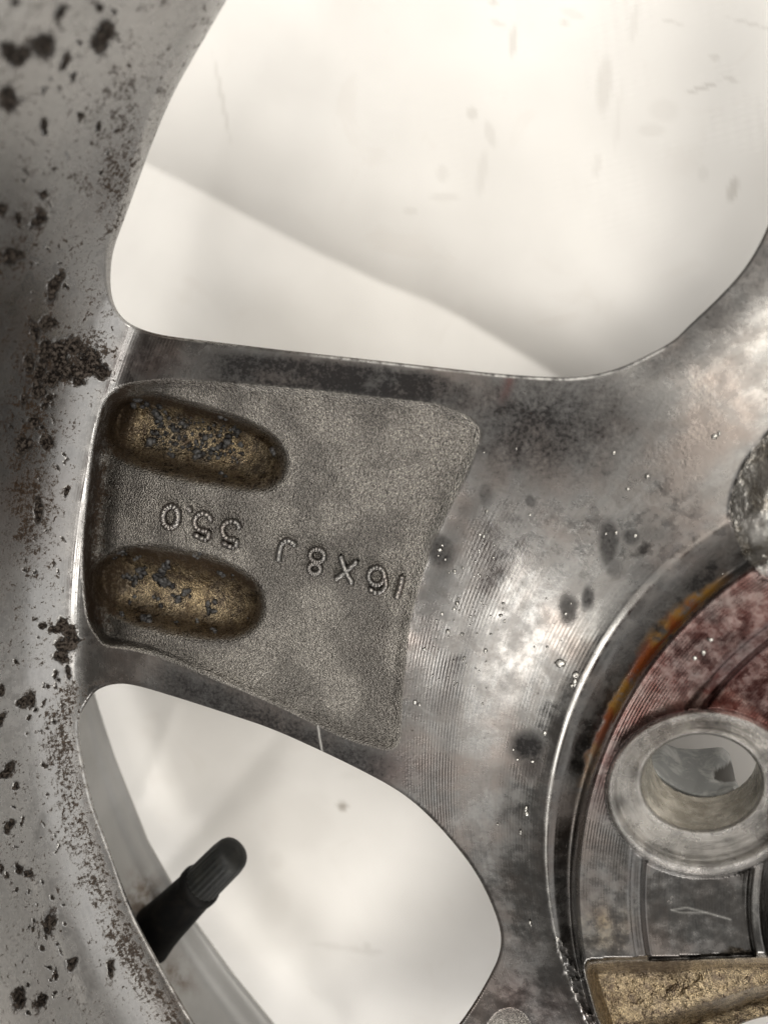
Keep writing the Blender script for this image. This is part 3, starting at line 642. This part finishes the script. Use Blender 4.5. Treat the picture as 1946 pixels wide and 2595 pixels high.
glyph('raised_digit', [(el(805, 1407, 18, 16, .3), True), (el(799, 1440, 14, 13, .2), True)], 5.5)
glyph('raised_letter', [([(864,1406),(872,1433),(882,1456),(895,1480)], False), ([(907,1420),(890,1436),(872,1452),(850,1468)], False)], 6)
glyph('raised_digit', [(el(955, 1459, 20, 22, 0), True), ([(976,1462),(979,1482),(966,1498),(948,1499),(935,1488)], False)], 5.5)
glyph('raised_digit', [([(1020,1457),(1016,1480),(1010,1500),(1005,1515)], False), ([(1010,1500),(1004,1516)], False)], 7)

# ------------------------------------------------------------------ crumbs of salt in the recesses, bright chips on the hub
def rocks(name, items, mat, parent, flat=.7, seed=1):
    rs = np.random.RandomState(seed); import bmesh
    bm = bmesh.new(); bmesh.ops.create_icosphere(bm, subdivisions=2, radius=1.0)
    base_v = np.array([v.co[:] for v in bm.verts]); base_f = np.array([[v.index for v in f.verts] for f in bm.faces]); bm.free()
    xs = np.array([i[0] for i in items], float); ys = np.array([i[1] for i in items], float); hs = hat(xs, ys)
    VV = []; FF = []
    for n_, (it, hh) in enumerate(zip(items, hs)):
        r = it[2]*sc(it[0], it[1], 0)*MM
        sh = np.array([rs.uniform(.7, 1.3), rs.uniform(.7, 1.3), flat*rs.uniform(.8, 1.2)])
        rot = rs.normal(size=(3, 3)); rot, _ = np.linalg.qr(rot)
        b0 = base_v@rot; lump = 1+.28*np.sin(b0[:, [0]]*5+rs.rand()*6)*np.cos(b0[:, [1]]*4+rs.rand()*6)+rs.normal(0, .09, (len(b0), 1))
        p = base_v*lump*sh*r*1.15+P(it[0], it[1], hh+.25); VV.append(p); FF.append(base_f+len(base_v)*n_)
    o_ = mesh_obj(name, np.concatenate(VV), None, mat, parent, tris=np.concatenate(FF), smooth=True); o_['kind'] = 'stuff'; return o_
rs = np.random.RandomState(5)
g1 = [(396,1046,10),(404,1058,9),(398,1068,8),(410,1073,7),(380,1122,10),(390,1118,8),(405,1030,7),(372,1022,9),(350,1012,9),(340,1026,8),(362,1030,7),(498,1145,10),(505,1155,9),(495,1160,8),(516,1150,8),(575,1120,9),(580,1105,8),(568,1130,8),(602,1093,9),(594,1086,7),
      (430,1150,6),(438,1155,7),(540,1138,7),(552,1135,6),(555,1105,6),(692,1140,8),(696,1150,6),(560,1200,5),(572,1208,5),(440,1085,8),(452,1090,7),(470,1080,7),(455,1110,7),(560,1056,7),(572,1062,6),(530,1085,6),(548,1150,6),(520,1110,6)]
for _ in range(150):
    x = 380+rs.rand()*235; y = 1035+.22*(x-380)+rs.rand()*90+rs.normal()*6; g1.append((x, y, 2.2+3.2*rs.rand()**2))
g2 = []
for (x, y, r, n_) in [(418,1432,14,5),(412,1450,12,4),(400,1466,13,5),(425,1478,13,5),(436,1484,10,4),(352,1458,12,5),(326,1466,11,3),(345,1474,12,4),(365,1443,9,3),(472,1500,11,4),(455,1516,9,4),(440,1510,7,3),(484,1512,8,2),(540,1526,10,5),(535,1545,11,4),(524,1540,8,2),
                      (374,1568,14,7),(390,1512,8,3),(402,1518,8,2),(404,1530,7,2),(308,1556,8,3),(330,1526,7,2),(340,1514,7,2),(446,1572,7,2),(502,1572,7,2),(543,1594,10,4),(560,1452,9,3),(568,1460,7,2),(590,1460,6,2),(500,1412,7,2),(490,1408,6,2),(300,1402,8,3),(318,1396,8,3),(290,1410,7,2),(345,1414,7,2),(360,1408,6,1),
                      (580,1545,4,1),(592,1554,4,1),(626,1564,3,1)]:
    for k in range(n_): g2.append((x+rs.normal()*r*.45, y+rs.normal()*r*.42, r*(.35+.35*rs.rand())))
rocks('salt_crumbs', g1, m_salt, part[6], seed=3); rocks('salt_crumbs', g2, m_salt, part[7], seed=4)
chips = [(1308,1137,4),(1226,1147,3),(1555,1148,5),(1640,1208,9),(1590,1240,5),(1810,1106,7),(1822,1098,5),(1233,1296,5),(1342,1304,4),(1560,1350,6),(1535,1352,4),(1610,1358,5),(1474,1332,3),(1215,1355,4),(1225,1360,4),(1232,1350,3),(1114,1394,6),(1120,1382,4),(1110,1408,3),(1082,1428,4),(1128,1418,4),
         (1214,1396,5),(1250,1414,4),(1152,1448,5),(1172,1440,4),(1216,1460,4),(1233,1462,3),(1158,1530,6),(1150,1544,4),(1161,1518,3),(1120,1556,4),(1134,1600,5),(1170,1608,4),(1275,1530,4),(1268,1560,5),(1278,1575,4),(1176,1668,4),(1230,1650,5),(1075,1646,4),(1420,1682,13),(1458,1712,10),(1456,1730,9),(1448,1738,7),
         (1432,1556,4),(1384,1518,3),(1446,1530,3),(1385,1640,4),(1353,1640,3),(1051,1780,5),(1062,1786,4),(1222,1785,4),(1380,1858,7),(1349,1930,5),(1300,1900,4),(1310,1925,4),(1332,2050,7),(1334,2062,6),(1318,2110,6),(1260,2090,3),(1342,2338,5),(1345,2345,3),(1800,1622,7),(1782,1655,6),(1760,1668,7),(1830,1455,4),(1935,1410,8),(1945,1425,7)]
for _ in range(60):
    chips.append((1050+rs.rand()*160+rs.rand()*60, 1330+rs.rand()*420, 1.2+1.6*rs.rand()))
chips = [c_ for c_ in chips if float(sdf(np.array([c_[0]]), np.array([c_[1]]), PAD)[0]) > 6]
rocks('metal_chips', [(x, y, r*.8) for x, y, r in chips], m_burr, part[0], .45, 9)

# ------------------------------------------------------------------ white sheet under the wheel
sx = np.concatenate([np.arange(-2600, -100, 60.), np.arange(-100, 2100, 9.), np.arange(2100, 4600, 60.)]); sy = np.concatenate([np.arange(-2600, -100, 60.), np.arange(-100, 2700, 9.), np.arange(2700, 5200, 60.)])
X, Y = np.meshgrid(sx, sy); X = X.ravel(); Y = Y.ravel()
FOLD = np.array([(-3000,-1150),(-300,110),(375,416),(493,475),(645,557),(792,633),(973,719),(1090,764),(1178,809),(1266,862),(1400,945),(1600,1100),(1900,1400),(3500,3300)], float)
yf = np.interp(X, FOLD[:, 0], FOLD[:, 1]); sd_ = (yf-Y)*.86                 # >0 above the crease line
h = -44+1.6*(fbm(X, Y, 700, 51, 3)-.5)*2+.8*(fbm(X, Y, 240, 53, 2)-.5)*2
h = h+8.5*(1-np.exp(-np.maximum(sd_, 0)/110))
for (pts, w_, amp) in [([(420,2190),(560,2040),(700,1870)], 32, -1.1), ([(360,2020),(440,1800)], 22, .7), ([(680,2600),(700,2250),(690,1950)], 60, .8), ([(1180,1930),(1000,2300),(980,2600)], 120, -1.2)]:
    h = h+amp*np.exp(-(seg_dist(X, Y, pts)/w_)**2)
stn = np.zeros(X.shape)
for (x, y, rx, ry, a_, s_) in [(1530,215,13,50,5,.30),(1300,105,7,28,6,.4),(1262,60,14,5,20,.3),(1196,287,9,12,0,.35),(1242,340,9,24,-15,.25),(1250,6,7,7,0,.45),(1430,58,7,7,0,.35),(1450,35,22,8,20,.2),(1856,480,9,22,15,.55),(1780,222,30,4,-18,.5),(1850,200,14,5,20,.3),(1810,145,9,6,0,.3),
    (1700,55,20,3,15,.3),(1900,60,40,3,15,.3),(1680,280,26,20,0,.14),(1650,330,24,12,0,.18),(1220,440,9,40,8,.2),(1120,440,10,16,0,.2),(1125,500,26,8,0,.2),(1040,535,12,8,0,.2),(1512,420,7,22,10,.2),(1605,60,7,34,8,.2),(1565,300,5,60,5,.12),(1780,440,10,14,0,.15),
    (563,250,4,75,-11,.3),(868,2043,9,7,0,.8),(760,2085,60,55,0,.13),(800,2030,24,18,0,.1),(870,2402,60,5,8,.18),(940,2412,20,6,0,.25),(930,2400,6,10,0,.25),(700,2290,26,40,0,.10),(700,2180,14,18,0,.12),(520,1790,10,5,0,.1),(900,1962,30,8,-10,.1),(1880,1890,10,4,0,.1)]:  # the thin upright line is drawn dark here instead of as a ridge
    a_ = math.radians(a_); u = ((X-x)*math.cos(a_)+(Y-y)*math.sin(a_))/rx; v = (-(X-x)*math.sin(a_)+(Y-y)*math.cos(a_))/ry
    stn = np.maximum(stn, s_*(.9 if s_ > .7 else .55)*sm(1.9-np.hypot(u, v)))
weave = sm((X-950)/500)*sm((750-Y)/500)
nyy, nxx = len(sy), len(sx); idx = np.arange(nxx*nyy).reshape(nyy, nxx)
q = np.stack([idx[:-1, :-1], idx[1:, :-1], idx[1:, 1:], idx[:-1, 1:]], -1).reshape(-1, 4)
sh = mesh_obj('protective_sheet', P(X, Y, h), q, m_sheet, None, {'stain': stn, 'weave': weave, 'weave_u': (X*.26+Y*.966)/17, 'weave_v': (X*.985+Y*-.12)/30})
sh['label'] = 'white plastic sheet with a soft crease and brown specks, spread beneath the wheel'; sh['category'] = 'sheet'
# the floor the sheet lies on
m_fl, t, b = new_mat('floor_concrete'); tc = nd(t.t, 'ShaderNodeTexCoord').outputs['Object']
t.link(t.mix(t.noise(tc, 20, 5), (.22, .21, .2), (.34, .33, .31)), b.inputs['Base Color']); b.inputs['Roughness'].default_value = .8
fo = mesh_obj('floor', [(-3, -3, -.062), (3, -3, -.062), (3, 3, -.062), (-3, 3, -.062)], [(0, 1, 2, 3)], m_fl, smooth=False); fo['kind'] = 'structure'
